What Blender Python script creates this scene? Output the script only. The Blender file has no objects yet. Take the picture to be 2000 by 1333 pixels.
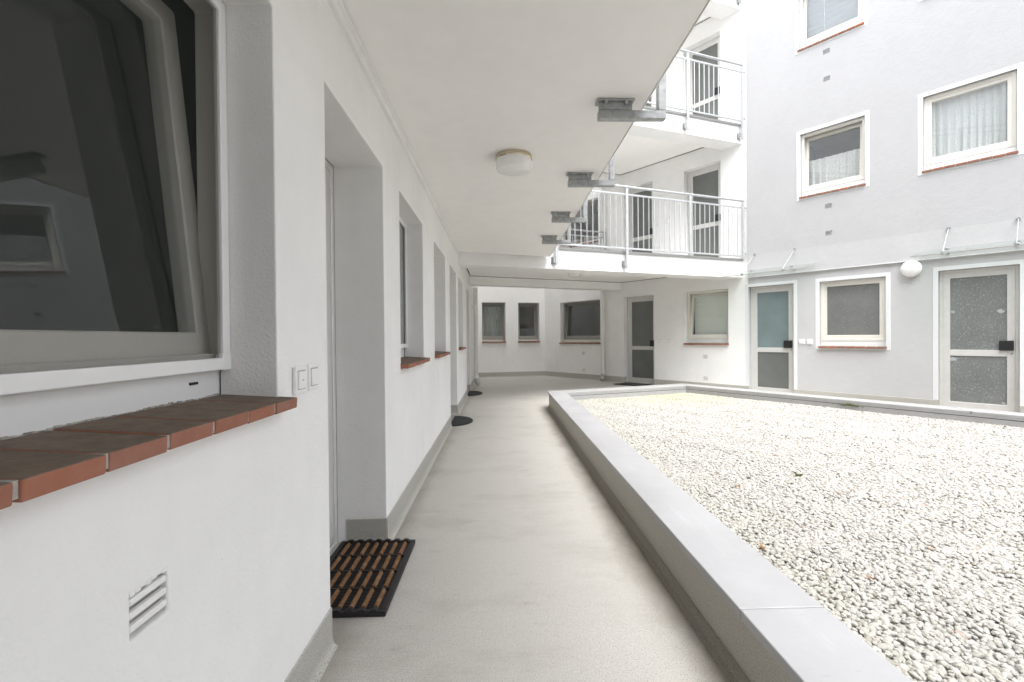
import bpy, bmesh, math, random
from mathutils import Vector, Matrix
rnd = random.Random(7)
R = math.radians
scene = bpy.context.scene
col = scene.collection

# ------------------------------------------------------------------ camera
CAM_H = 1.1482
cam_d = bpy.data.cameras.new('camera'); cam_d.sensor_width = 36.0
cam_d.lens = 883.76 / 2000 * 36; cam_d.clip_start = 0.02; cam_d.clip_end = 500
cam = bpy.data.objects.new('camera', cam_d); col.objects.link(cam)
def cam_axes(yaw, pitch, roll):
    r = Vector((math.cos(yaw), -math.sin(yaw), 0)); f = Vector((math.sin(yaw), math.cos(yaw), 0)); u = Vector((0, 0, 1))
    f2 = f*math.cos(pitch) + u*math.sin(pitch); u2 = u*math.cos(pitch) - f*math.sin(pitch)
    return r*math.cos(roll) + u2*math.sin(roll), f2, u2*math.cos(roll) - r*math.sin(roll)
cr, cf, cu = cam_axes(.0269, -.0087, -.0084)
m = Matrix.Identity(4)
for i in range(3):
    m[i][0] = cr[i]; m[i][1] = cu[i]; m[i][2] = -cf[i]
m[2][3] = CAM_H
cam.matrix_world = m
scene.camera = cam

# ------------------------------------------------------------------ sky, sun, exposure
SUN_EL, SUN_AZ = 66, 160          # overcast: a broad soft glow from the right, behind the camera (azimuth from +Y, clockwise)
world = bpy.data.worlds.new('World'); scene.world = world; world.use_nodes = True
wn = world.node_tree; wn.nodes.clear()
sky = wn.nodes.new('ShaderNodeTexSky'); sky.sky_type = 'NISHITA'; sky.sun_disc = False
sky.sun_elevation = R(SUN_EL); sky.sun_rotation = R(SUN_AZ); sky.air_density = 1.0; sky.dust_density = 3.0
hs = wn.nodes.new('ShaderNodeHueSaturation'); hs.inputs['Saturation'].default_value = 0.30
bg = wn.nodes.new('ShaderNodeBackground'); bg.inputs['Strength'].default_value = 0.15
wo = wn.nodes.new('ShaderNodeOutputWorld')
wn.links.new(sky.outputs[0], hs.inputs['Color']); wn.links.new(hs.outputs[0], bg.inputs['Color']); wn.links.new(bg.outputs[0], wo.inputs['Surface'])
sd = bpy.data.lights.new('sun', 'SUN'); sd.energy = 0.8; sd.angle = R(60); sd.color = (1.0, .99, .98)
so = bpy.data.objects.new('sun', sd); col.objects.link(so)
sdir = Vector((math.sin(R(SUN_AZ))*math.cos(R(SUN_EL)), math.cos(R(SUN_AZ))*math.cos(R(SUN_EL)), math.sin(R(SUN_EL))))
so.rotation_euler = (-sdir).to_track_quat('-Z', 'Y').to_euler(); so.location = (2, 0, 14)
vs = scene.view_settings
vs.view_transform = 'Standard'; vs.look = 'None'; vs.gamma = 1.0; vs.exposure = 2.38
try: vs.use_curve_mapping = False
except Exception: pass

# ------------------------------------------------------------------ materials
def newmat(name):
    mt = bpy.data.materials.new(name); mt.use_nodes = True
    nt = mt.node_tree; b = nt.nodes['Principled BSDF']
    return mt, nt, b
def N(nt, t, **kw):
    n = nt.nodes.new(t)
    for k, v in kw.items():
        if k in n.inputs: n.inputs[k].default_value = v
        else: setattr(n, k, v)
    return n
def coords(nt, world_space=True):
    if world_space: return N(nt, 'ShaderNodeNewGeometry').outputs['Position']
    return N(nt, 'ShaderNodeTexCoord').outputs['Object']
def ramp(nt, fac, stops):
    r = nt.nodes.new('ShaderNodeValToRGB'); nt.links.new(fac, r.inputs[0])
    els = r.color_ramp.elements
    while len(els) < len(stops): els.new(.5)
    for e, (p, c) in zip(els, stops):
        e.position = p; e.color = (c, c, c, 1) if not isinstance(c, tuple) else (*c, 1)
    return r.outputs[0]
def mix(nt, fac, a, b, mode='MIX'):
    mx = nt.nodes.new('ShaderNodeMix'); mx.data_type = 'RGBA'; mx.blend_type = mode
    for s, v in ((0, fac), (6, a), (7, b)):
        if hasattr(v, 'is_output'): nt.links.new(v, mx.inputs[s])
        elif s == 0: mx.inputs[0].default_value = v
        else: mx.inputs[s].default_value = (*v, 1)
    return mx.outputs[2]
def noise(nt, vec, scale, detail=4, rough=.55, stretch=None):
    n = N(nt, 'ShaderNodeTexNoise'); n.inputs['Scale'].default_value = scale
    n.inputs['Detail'].default_value = detail; n.inputs['Roughness'].default_value = rough
    if stretch:
        mp = N(nt, 'ShaderNodeMapping'); mp.inputs['Scale'].default_value = stretch
        nt.links.new(vec, mp.inputs['Vector']); vec = mp.outputs[0]
    nt.links.new(vec, n.inputs['Vector'])
    return n.outputs[0]
def bump(nt, b, hgt, strength, dist):
    bn = N(nt, 'ShaderNodeBump'); bn.inputs['Strength'].default_value = strength; bn.inputs['Distance'].default_value = dist
    nt.links.new(hgt, bn.inputs['Height']); nt.links.new(bn.outputs[0], b.inputs['Normal'])
def madd(nt, a, b_, op='ADD'):
    mth = N(nt, 'ShaderNodeMath', operation=op)
    for i, v in enumerate((a, b_)):
        if hasattr(v, 'is_output'): nt.links.new(v, mth.inputs[i])
        else: mth.inputs[i].default_value = v
    return mth.outputs[0]

def render_mat(name, colr, grain=90, strength=.35, dist=.004, vary=.06, rough=.85, stain=.0):
    mt, nt, b = newmat(name); p = coords(nt)
    big = noise(nt, p, 1.3, 3); mid = noise(nt, p, 9, 4)
    c = mix(nt, ramp(nt, big, [(.35, 0.), (.7, 1.)]), tuple(x*(1-vary) for x in colr), colr)
    c = mix(nt, ramp(nt, mid, [(.3, 0.), (.75, 1.)]), mix(nt, 1., c, (.965, .965, .96), 'MULTIPLY'), c)
    if stain:
        st = noise(nt, p, 2.2, 6, .62, (1, 1, .12))
        c = mix(nt, ramp(nt, st, [(.56, 0.), (.78, stain)]), c, tuple(x*.78 for x in colr))
        sp = noise(nt, p, 55, 2)
        c = mix(nt, ramp(nt, sp, [(.76, 0.), (.8, .35)]), c, tuple(x*.55 for x in colr))
    nt.links.new(c, b.inputs['Base Color'])
    b.inputs['Roughness'].default_value = rough; b.inputs['Specular IOR Level'].default_value = .25
    g = noise(nt, p, grain, 3, .6); g2 = noise(nt, p, 14, 3)
    bump(nt, b, madd(nt, madd(nt, g, 1.0, 'MULTIPLY'), madd(nt, g2, .9, 'MULTIPLY')), strength, dist)
    return mt
def plain(name, colr, rough=.5, metal=0., spec=.4, grain=0, vary=.08, bstr=.1):
    mt, nt, b = newmat(name); p = coords(nt)
    n = noise(nt, p, grain or 12, 4)
    c = mix(nt, ramp(nt, n, [(.3, 0.), (.72, 1.)]), tuple(x*(1-vary) for x in colr), colr)
    nt.links.new(c, b.inputs['Base Color'])
    b.inputs['Roughness'].default_value = rough; b.inputs['Metallic'].default_value = metal
    b.inputs['Specular IOR Level'].default_value = spec
    if bstr: bump(nt, b, noise(nt, p, max(grain, 40), 3), bstr, .002)
    return mt

M = {}
def coping_mat():
    mt, nt, b = newmat('coping_sheet'); p = coords(nt)
    c = mix(nt, ramp(nt, noise(nt, p, 2.2, 6, .65), [(.3, 0.), (.7, 1.)]), (.315, .315, .32), (.365, .366, .372))
    st = noise(nt, p, 5, 5, .75, (2.2, .35, 1)); c = mix(nt, ramp(nt, st, [(.58, 0.), (.72, .45)]), c, (.44, .44, .44))
    sc = noise(nt, p, 40, 3, .6, (.5, 1.6, 1)); c = mix(nt, ramp(nt, sc, [(.66, 0.), (.72, .5)]), c, (.27, .265, .255))
    nt.links.new(c, b.inputs['Base Color']); b.inputs['Metallic'].default_value = .15; b.inputs['Specular IOR Level'].default_value = .45
    nt.links.new(ramp(nt, noise(nt, p, 3, 5), [(.3, .38), (.7, .58)]), b.inputs['Roughness'])
    bump(nt, b, noise(nt, p, 1.6, 2), .12, .02); return mt
M['white'] = render_mat('white_render', (.84, .838, .825), grain=110, strength=.5, dist=.004, stain=.22)
M['reveal_white'] = M['white']
M['facade_upper'] = render_mat('pale_lilac_render', (.455, .455, .460), grain=75, strength=.5, dist=.005, vary=.03)
M['facade_band'] = render_mat('pale_band_render', (.49, .49, .493), grain=75, strength=.5, dist=.005, vary=.03)
M['facade_lower'] = render_mat('light_grey_render', (.53, .531, .534), grain=75, strength=.5, dist=.005, vary=.04)
M['ceiling'] = render_mat('ceiling_paint', (.90, .885, .86), grain=60, strength=.08, dist=.002, vary=.03)
M['trim'] = plain('white_trim_paint', (.70, .71, .72), .6, vary=.04, grain=25)
M['frame'] = plain('cream_window_plastic', (.70, .68, .62), .4, vary=.04)
M['frame_grey'] = plain('grey_window_frame', (.30, .285, .26), .45)
M['frame_white'] = plain('white_plastic', (.80, .80, .79), .35, vary=.03)
M['alu'] = plain('grey_aluminium', (.66, .65, .63), .38, metal=.2, spec=.5)
M['galv'] = plain('galvanised_steel', (.44, .455, .455), .42, metal=.55, grain=30, vary=.35)
M['galv_light'] = plain('pale_galvanised_steel', (.48, .495, .505), .4, metal=.35, grain=18, vary=.15)
M['coping'] = coping_mat()
M['lip'] = plain('pale_edge_metal', (.38, .38, .375), .45, metal=.2, vary=.1)
M['dark'] = plain('dark_gap', (.03, .03, .028), .9)
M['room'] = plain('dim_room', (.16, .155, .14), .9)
M['black'] = plain('black_plastic', (.02, .02, .022), .35, bstr=.4, grain=150)
M['opal'] = plain('opal_glass', (.86, .86, .84), .12, spec=.5, bstr=0)
M['pvc'] = plain('white_pvc_pipe', (.72, .71, .68), .4, vary=.08)
M['pvc_dirty'] = plain('worn_pipe_shoe', (.50, .485, .44), .6, vary=.25, grain=25)
M['mortar'] = plain('mortar', (.42, .40, .36), .95, grain=80, vary=.3, bstr=.5)
M['old_filler'] = plain('grimy_filler', (.60, .57, .52), .95, grain=70, vary=.75, bstr=.8)
M['blind_green'] = plain('pale_green_blind', (.72, .76, .71), .7, vary=.04)
M['bedding'] = plain('pale_grit', (.40, .39, .365), .95, grain=120, vary=.4, bstr=.8)
M['gap_shade'] = plain('dark_gap_shade', (.10, .10, .095), .8)  # dark tone for the painted shade line of the ceiling gap
M['leaf'] = plain('dry_leaf', (.34, .17, .08), .8, vary=.4, grain=40)
M['green'] = plain('weed_green', (.12, .16, .04), .7, vary=.4, grain=50)
M['moss'] = plain('moss', (.13, .15, .06), .95, vary=.6, grain=90, bstr=.8)
M['scrap'] = plain('torn_paper', (.48, .52, .52), .8, vary=.3, grain=60)
M['rubber'] = plain('black_rubber', (.018, .016, .017), .55, grain=90, vary=.3, bstr=.3)
M['mat_grey'] = plain('ribbed_mat', (.06, .062, .065), .8, grain=200, vary=.3, bstr=.6)
M['curtain_grey'] = plain('grey_net', (.36, .38, .36), .9)

def glass_mat(name, tint=(.975, .985, .98), ior=2.0, rough=.0, trans=1.0, body=(.03, .035, .033)):
    mt = bpy.data.materials.new(name); mt.use_nodes = True; nt = mt.node_tree; nt.nodes.clear()
    out = N(nt, 'ShaderNodeOutputMaterial'); fr = N(nt, 'ShaderNodeFresnel'); fr.inputs['IOR'].default_value = ior
    gl = N(nt, 'ShaderNodeBsdfGlossy'); gl.inputs['Roughness'].default_value = rough; gl.inputs['Color'].default_value = (.95, .97, .97, 1)
    tr = N(nt, 'ShaderNodeBsdfTransparent'); tr.inputs['Color'].default_value = (*tint, 1)
    df = N(nt, 'ShaderNodeBsdfDiffuse'); df.inputs['Color'].default_value = (*body, 1)
    m0 = N(nt, 'ShaderNodeMixShader'); m0.inputs[0].default_value = trans
    nt.links.new(df.outputs[0], m0.inputs[1]); nt.links.new(tr.outputs[0], m0.inputs[2])
    mx = N(nt, 'ShaderNodeMixShader'); gm_ = N(nt, 'ShaderNodeNewGeometry'); inv = madd(nt, 1.0, gm_.outputs['Backfacing'], 'SUBTRACT')
    nt.links.new(madd(nt, fr.outputs[0], inv, 'MULTIPLY'), mx.inputs[0])
    nt.links.new(m0.outputs[0], mx.inputs[1]); nt.links.new(gl.outputs[0], mx.inputs[2]); nt.links.new(mx.outputs[0], out.inputs[0])
    return mt
M['glass'] = glass_mat('window_glass')
M['canopy_glass'] = glass_mat('canopy_glass', (.86, .90, .88), 1.5, .02, .94, (.5, .53, .52))
def obscure(name, colr, light, rough=.3, scale=90, thr=.6):
    mt, nt, b = newmat(name); p = coords(nt)
    n1 = noise(nt, p, scale, 3, .7); n2 = noise(nt, p, 3.0, 3)
    c = mix(nt, ramp(nt, n2, [(.3, 0.), (.7, 1.)]), tuple(x*.8 for x in colr), colr)
    c = mix(nt, ramp(nt, n1, [(thr, 0.), (thr+.12, 1.)]), c, light)
    nt.links.new(c, b.inputs['Base Color']); b.inputs['Roughness'].default_value = rough
    b.inputs['Specular IOR Level'].default_value = .6
    bump(nt, b, n1, .5, .003)
    return mt
M['door_glass'] = obscure('obscure_door_glass', (.15, .16, .15), (.21, .22, .21))
M['obscure_win'] = obscure('obscure_window_glass', (.17, .175, .168), (.25, .26, .25), .3, 55, .56)
M['door_teal'] = obscure('teal_film_glass', (.19, .245, .255), (.23, .285, .295), .35)
M['door_worn'] = obscure('worn_patterned_glass', (.19, .20, .195), (.36, .38, .37), .35, 55, .56)
def screen_mat():
    mt = bpy.data.materials.new('insect_screen'); mt.use_nodes = True; nt = mt.node_tree; nt.nodes.clear()
    out = N(nt, 'ShaderNodeOutputMaterial'); tr = N(nt, 'ShaderNodeBsdfTransparent'); df = N(nt, 'ShaderNodeBsdfDiffuse')
    df.inputs['Color'].default_value = (.05, .057, .052, 1)
    p = coords(nt); sep = N(nt, 'ShaderNodeSeparateXYZ'); nt.links.new(p, sep.inputs[0])
    def line(o):
        s = madd(nt, madd(nt, o, 2*math.pi/.0016, 'MULTIPLY'), 0, 'SINE'); return s
    w = N(nt, 'ShaderNodeMath', operation='MULTIPLY'); w.inputs[1].default_value = 2*math.pi/.0017; nt.links.new(sep.outputs[1], w.inputs[0])
    s1 = N(nt, 'ShaderNodeMath', operation='SINE'); nt.links.new(w.outputs[0], s1.inputs[0])
    w2 = N(nt, 'ShaderNodeMath', operation='MULTIPLY'); w2.inputs[1].default_value = 2*math.pi/.0017; nt.links.new(sep.outputs[2], w2.inputs[0])
    s2 = N(nt, 'ShaderNodeMath', operation='SINE'); nt.links.new(w2.outputs[0], s2.inputs[0])
    mx = madd(nt, s1.outputs[0], s2.outputs[0], 'MAXIMUM')
    fac = ramp(nt, mx, [(.3, .12), (.75, .25)])
    mxs = N(nt, 'ShaderNodeMixShader'); nt.links.new(fac, mxs.inputs[0])
    nt.links.new(tr.outputs[0], mxs.inputs[2]); nt.links.new(df.outputs[0], mxs.inputs[1])
    fac2 = N(nt, 'ShaderNodeMath', operation='SUBTRACT'); fac2.inputs[0].default_value = 1.0
    nt.links.new(fac, fac2.inputs[1]); nt.links.new(fac2.outputs[0], mxs.inputs[0])
    nt.links.new(mxs.outputs[0], out.inputs[0]); return mt
M['screen'] = screen_mat()
def curtain_mat(name, colr, hole):
    mt = bpy.data.materials.new(name); mt.use_nodes = True; nt = mt.node_tree; nt.nodes.clear()
    out = N(nt, 'ShaderNodeOutputMaterial'); tr = N(nt, 'ShaderNodeBsdfTransparent'); df = N(nt, 'ShaderNodeBsdfDiffuse'); tl = N(nt, 'ShaderNodeBsdfTranslucent')
    df.inputs['Color'].default_value = (*colr, 1); tl.inputs['Color'].default_value = (*colr, 1)
    a = N(nt, 'ShaderNodeMixShader'); a.inputs[0].default_value = .25; nt.links.new(df.outputs[0], a.inputs[1]); nt.links.new(tl.outputs[0], a.inputs[2])
    b2 = N(nt, 'ShaderNodeMixShader'); n = noise(nt, coords(nt), 60, 3)
    nt.links.new(ramp(nt, n, [(.5, hole*.5), (.62, hole)]), b2.inputs[0])
    nt.links.new(a.outputs[0], b2.inputs[1]); nt.links.new(tr.outputs[0], b2.inputs[2]); nt.links.new(b2.outputs[0], out.inputs[0])
    return mt
M['net'] = curtain_mat('white_net_curtain', (.78, .80, .80), .25)
M['lace'] = curtain_mat('white_lace', (.84, .85, .84), .4)
M['blind'] = plain('white_blind', (.62, .645, .67), .5, vary=.03)
def brass_mat():
    mt, nt, b = newmat('polished_brass'); b.inputs['Base Color'].default_value = (.60, .53, .40, 1)
    b.inputs['Metallic'].default_value = 1; b.inputs['Roughness'].default_value = .12
    return mt
M['brass'] = brass_mat()
def brick_mat():
    mt, nt, b = newmat('clay_sill_brick'); p = coords(nt)
    oi = N(nt, 'ShaderNodeObjectInfo')
    c = ramp(nt, oi.outputs['Random'], [(0, (.27, .115, .075)), (.3, (.31, .125, .08)), (.6, (.25, .125, .095)), (.85, (.33, .14, .085)), (1, (.42, .14, .05))])
    n = noise(nt, p, 35, 5, .65)
    c = mix(nt, ramp(nt, n, [(.4, 0.), (.75, .4)]), c, (.33, .20, .15))
    g = N(nt, 'ShaderNodeNewGeometry'); sx = N(nt, 'ShaderNodeSeparateXYZ'); nt.links.new(g.outputs['True Normal'], sx.inputs[0])
    up = ramp(nt, sx.outputs[2], [(.6, 0.), (.9, 1.)])
    gr = noise(nt, p, 11, 5, .7)
    fac = madd(nt, up, ramp(nt, gr, [(.2, .80), (.6, 1.0)]), 'MULTIPLY')
    c = mix(nt, fac, c, mix(nt, ramp(nt, noise(nt, p, 28, 5, .7), [(.35, 0.), (.7, 1.)]), (.125, .10, .075), (.20, .16, .125)))
    nt.links.new(c, b.inputs['Base Color']); b.inputs['Roughness'].default_value = .8; b.inputs['Specular IOR Level'].default_value = .25
    bump(nt, b, n, .4, .003); return mt
M['brick'] = brick_mat()
def terrazzo(name, colr, dirt_shade=True):
    mt, nt, b = newmat(name); p = coords(nt)
    sp = noise(nt, p, 230, 2, .55); sp2 = noise(nt, p, 150, 2, .55)
    c = mix(nt, ramp(nt, sp, [(.57, 0.), (.63, .9)]), colr, tuple(x*.36 for x in colr))
    c = mix(nt, ramp(nt, sp2, [(.60, 0.), (.66, .6)]), c, tuple(min(.8, x*1.35) for x in colr))
    big = noise(nt, p, 1.1, 5, .6)
    c = mix(nt, ramp(nt, big, [(.35, 0.), (.7, .6)]), c, tuple(x*.86 for x in colr))
    if dirt_shade:
        st = noise(nt, p, 1.6, 8, .72, (.8, 1.5, 1))
        c = mix(nt, ramp(nt, st, [(.50, 0.), (.70, .6)]), c, (colr[0]*.66, colr[1]*.64, colr[2]*.60))
        sm = noise(nt, p, 7, 6, .7, (.5, 1.6, 1))
        c = mix(nt, ramp(nt, sm, [(.60, 0.), (.76, .7)]), c, (colr[0]*.55, colr[1]*.53, colr[2]*.5))
        # grime mixed with painted soft shade along planter foot and skirting, ragged outline
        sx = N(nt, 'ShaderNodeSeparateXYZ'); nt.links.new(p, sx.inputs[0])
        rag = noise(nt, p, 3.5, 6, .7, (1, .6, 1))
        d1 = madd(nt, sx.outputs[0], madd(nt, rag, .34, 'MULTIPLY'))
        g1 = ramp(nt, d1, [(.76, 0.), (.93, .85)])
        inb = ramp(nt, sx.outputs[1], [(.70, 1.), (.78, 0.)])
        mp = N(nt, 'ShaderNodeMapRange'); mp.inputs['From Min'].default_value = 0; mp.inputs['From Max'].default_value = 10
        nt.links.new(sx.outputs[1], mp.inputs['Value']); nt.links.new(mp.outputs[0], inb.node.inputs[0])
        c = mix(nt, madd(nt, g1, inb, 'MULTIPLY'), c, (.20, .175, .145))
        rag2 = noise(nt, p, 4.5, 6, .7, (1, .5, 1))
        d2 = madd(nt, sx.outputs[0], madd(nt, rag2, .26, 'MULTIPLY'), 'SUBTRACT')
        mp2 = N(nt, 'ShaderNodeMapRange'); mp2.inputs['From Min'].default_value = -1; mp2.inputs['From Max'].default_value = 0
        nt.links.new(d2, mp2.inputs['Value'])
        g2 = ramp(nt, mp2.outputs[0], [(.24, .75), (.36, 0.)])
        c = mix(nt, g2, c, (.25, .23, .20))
    nt.links.new(c, b.inputs['Base Color']); b.inputs['Roughness'].default_value = .5; b.inputs['Specular IOR Level'].default_value = .35
    bump(nt, b, sp, .25, .001); return mt
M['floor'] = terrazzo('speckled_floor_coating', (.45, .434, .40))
M['plinth'] = terrazzo('speckled_skirting', (.44, .43, .39), False)
M['planter'] = terrazzo('planter_wall_coating', (.40, .38, .33), False)
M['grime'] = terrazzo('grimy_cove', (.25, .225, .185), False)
M['ground'] = plain('earth', (.12, .11, .10), .95)
def pebble_mat():
    mt, nt, b = newmat('white_marble_pebble'); p = coords(nt)
    oi = N(nt, 'ShaderNodeObjectInfo')
    c = ramp(nt, oi.outputs['Random'], [(0, (.22, .205, .175)), (.06, (.275, .265, .24)), (.3, (.315, .306, .284)), (.7, (.345, .337, .317)), (.985, (.37, .364, .348)), (1, (.26, .18, .13))])
    n = noise(nt, p, 70, 3)
    c = mix(nt, ramp(nt, n, [(.4, 0.), (.75, .35)]), c, (.43, .41, .36))
    # algae tint growing in the damp far corner of the bed
    d = N(nt, 'ShaderNodeVectorMath', operation='DISTANCE'); d.inputs[1].default_value = (2.75, 7.7, .14); nt.links.new(p, d.inputs[0])
    wob = noise(nt, p, 2.2, 4)
    dd = madd(nt, d.outputs['Value'], madd(nt, wob, 1.6, 'MULTIPLY'))
    mp = N(nt, 'ShaderNodeMapRange'); mp.inputs['From Min'].default_value = 0; mp.inputs['From Max'].default_value = 4
    nt.links.new(dd, mp.inputs['Value'])
    c = mix(nt, ramp(nt, mp.outputs[0], [(.28, .45), (.62, 0.)]), c, (.36, .37, .20))
    sx = N(nt, 'ShaderNodeSeparateXYZ'); nt.links.new(p, sx.inputs[0])
    d3 = madd(nt, sx.outputs[0], madd(nt, wob, 1.0, 'MULTIPLY'))
    mp2 = N(nt, 'ShaderNodeMapRange'); mp2.inputs['From Min'].default_value = 1; mp2.inputs['From Max'].default_value = 3; nt.links.new(d3, mp2.inputs['Value'])
    c = mix(nt, ramp(nt, mp2.outputs[0], [(.2, .14), (.55, 0.)]), c, (.44, .435, .30))
    nt.links.new(c, b.inputs['Base Color']); b.inputs['Roughness'].default_value = .6; b.inputs['Specular IOR Level'].default_value = .35
    return mt
M['pebble'] = pebble_mat()
def coir_mat():
    mt, nt, b = newmat('coir_brush'); p = coords(nt, False); oi = N(nt, 'ShaderNodeObjectInfo')
    n = noise(nt, coords(nt), 160, 4, .7)
    c = mix(nt, ramp(nt, n, [(.3, 0.), (.7, 1.)]), (.10, .055, .025), (.25, .135, .07))
    c = mix(nt, ramp(nt, noise(nt, coords(nt), 25, 3), [(.5, 0.), (.75, .5)]), c, (.36, .25, .15))
    nt.links.new(c, b.inputs['Base Color']); b.inputs['Roughness'].default_value = .95; b.inputs['Specular IOR Level'].default_value = .1
    bump(nt, b, n, .9, .004); return mt
M['coir'] = coir_mat()

# ------------------------------------------------------------------ mesh helpers
class MB:
    def __init__(s): s.v = []; s.f = []
    def add(s, vs, fs):
        k = len(s.v); s.v += [tuple(v) for v in vs]; s.f += [tuple(i+k for i in f) for f in fs]; return s
    def box(s, x0, x1, y0, y1, z0, z1):
        return s.add([(x0,y0,z0),(x1,y0,z0),(x1,y1,z0),(x0,y1,z0),(x0,y0,z1),(x1,y0,z1),(x1,y1,z1),(x0,y1,z1)],
                     [(0,3,2,1),(4,5,6,7),(0,1,5,4),(1,2,6,5),(2,3,7,6),(3,0,4,7)])
    def prism(s, poly, z0, z1):
        n = len(poly)
        return s.add([(x,y,z0) for x,y in poly]+[(x,y,z1) for x,y in poly],
                     [tuple(range(n-1,-1,-1)), tuple(range(n,2*n))]+[(i,(i+1)%n,n+(i+1)%n,n+i) for i in range(n)])
    def ring(s, x0, x1, z0, z1, w, y0, y1, wb=None, wt=None):
        wb = w if wb is None else wb; wt = w if wt is None else wt
        o = [(x0,z0),(x1,z0),(x1,z1),(x0,z1)]; i = [(x0+w,z0+wb),(x1-w,z0+wb),(x1-w,z1-wt),(x0+w,z1-wt)]
        vs = [(x,y0,z) for x,z in o]+[(x,y0,z) for x,z in i]+[(x,y1,z) for x,z in o]+[(x,y1,z) for x,z in i]
        fs = []
        for k in range(4):
            n = (k+1) % 4
            fs += [(k,n,4+n,4+k), (8+n,8+k,12+k,12+n), (n,k,8+k,8+n), (4+k,4+n,12+n,12+k)]
        return s.add(vs, fs)
    def tube(s, a, b, r, n=12, cap=True):
        a = Vector(a); b = Vector(b); d = (b-a).normalized()
        u = d.orthogonal().normalized(); w = d.cross(u)
        vs = [p + u*(r*math.cos(2*math.pi*k/n)) + w*(r*math.sin(2*math.pi*k/n)) for p in (a, b) for k in range(n)]
        fs = [(k,(k+1)%n,n+(k+1)%n,n+k) for k in range(n)]
        if cap: fs += [tuple(range(n-1,-1,-1)), tuple(range(n,2*n))]
        return s.add(vs, fs)
    def lathe(s, prof, n=32, c=(0,0,0), axis='z'):
        vs = []
        for r, h in prof:
            for k in range(n):
                a = 2*math.pi*k/n
                q = (r*math.cos(a), r*math.sin(a), h) if axis == 'z' else (r*math.cos(a), h, r*math.sin(a))
                vs.append((q[0]+c[0], q[1]+c[1], q[2]+c[2]))
        fs = []
        for j in range(len(prof)-1):
            for k in range(n): fs.append((j*n+k, j*n+(k+1)%n, (j+1)*n+(k+1)%n, (j+1)*n+k))
        return s.add(vs, fs)
    def extrude(s, prof, a, b):
        """profile of (across, up) points swept from a to b; 'across' is to the right of the direction of travel"""
        a = Vector(a); b = Vector(b); d = (b-a).normalized(); q = Vector((d.y, -d.x, 0)); n = len(prof)
        vs = [p + q*x + Vector((0,0,z)) for p in (a, b) for x, z in prof]
        return s.add(vs, [(k,(k+1)%n,n+(k+1)%n,n+k) for k in range(n)]+[tuple(range(n-1,-1,-1)), tuple(range(n,2*n))])
    def mesh(s, name, bevel=0, seg=1, smooth=False, weld=False):
        me = bpy.data.meshes.new(name); bm = bmesh.new()
        vv = [bm.verts.new(v) for v in s.v]
        for f in s.f:
            try: bm.faces.new([vv[i] for i in f])
            except ValueError: pass
        if weld: bmesh.ops.remove_doubles(bm, verts=bm.verts, dist=1e-5)
        if bevel: bmesh.ops.bevel(bm, geom=list(bm.edges), offset=bevel, segments=seg, affect='EDGES', profile=.5)
        bmesh.ops.recalc_face_normals(bm, faces=bm.faces)
        bm.to_mesh(me); bm.free()
        if smooth:
            for p in me.polygons: p.use_smooth = True
            try: me.set_sharp_from_angle(angle=R(35))
            except Exception: pass
        return me
    def build(s, name, mat, parent=None, **kw):
        return put(name, s.mesh(name, **kw), mat, parent)
def put(name, me, mat, parent=None, loc=None, rot=None):
    if mat is not None and not me.materials: me.materials.append(M[mat] if isinstance(mat, str) else mat)
    o = bpy.data.objects.new(name, me); col.objects.link(o)
    if parent: o.parent = parent
    if loc: o.location = loc
    if rot: o.rotation_euler = rot
    return o
def tag(o, label, cat, group=None):
    o['label'] = label; o['category'] = cat
    if group: o['group'] = group
    return o
def thing(name, label, cat, loc=(0,0,0), rz=0, group=None):
    o = bpy.data.objects.new(name, None); col.objects.link(o); o.empty_display_size = .1
    o.location = loc; o.rotation_euler = (0, 0, rz); return tag(o, label, cat, group)
def struct(o): o['kind'] = 'structure'; return o
def stuff(o): o['kind'] = 'stuff'; return o

# ------------------------------------------------------------------ layout (metres; camera stands at x=0, y=0)
ZH, ZS, ZP, ZC, ST = 2.10, .992, .145, 2.475, 2.645       # heads, sills, skirting top, ceiling, storey height
TOP = 4*ST
LW = -.64
FA = .6776; FP = Vector((4.957, 8.7, 0)); FDIR = Vector((math.sin(FA), -math.cos(FA), 0)); FRZ = math.atan2(FDIR.y, FDIR.x)
def fac(s, n=0, z=0): return FP + FDIR*s + Vector((-math.cos(FA), -math.sin(FA), 0))*n + Vector((0,0,z))
B0 = Vector((-.64, 12.85, 0)); B1 = fac(-5.80); BRZ = math.atan2((B1-B0).y, (B1-B0).x); BLEN = (B1-B0).length
G0 = Vector((-.64, 7.07, 0)); G1 = fac(-.2); GRZ = math.atan2((G1-G0).y, (G1-G0).x); GLEN = (G1-G0).length
H0 = Vector((-.64, 9.75, 0)); H1 = fac(-3.09)

# ------------------------------------------------------------------ setting: ground, floor
struct(MB().prism([(-120,-120),(120,-120),(120,120),(-120,120)], -.5, -.12).build('ground', 'ground'))
struct(MB().prism([(-1.1,-6.2),(14,-6.2),(14,6),(2.2,14.2),(-1.1,14.2)], -.1, 0).build('walkway_floor', 'floor'))

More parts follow.
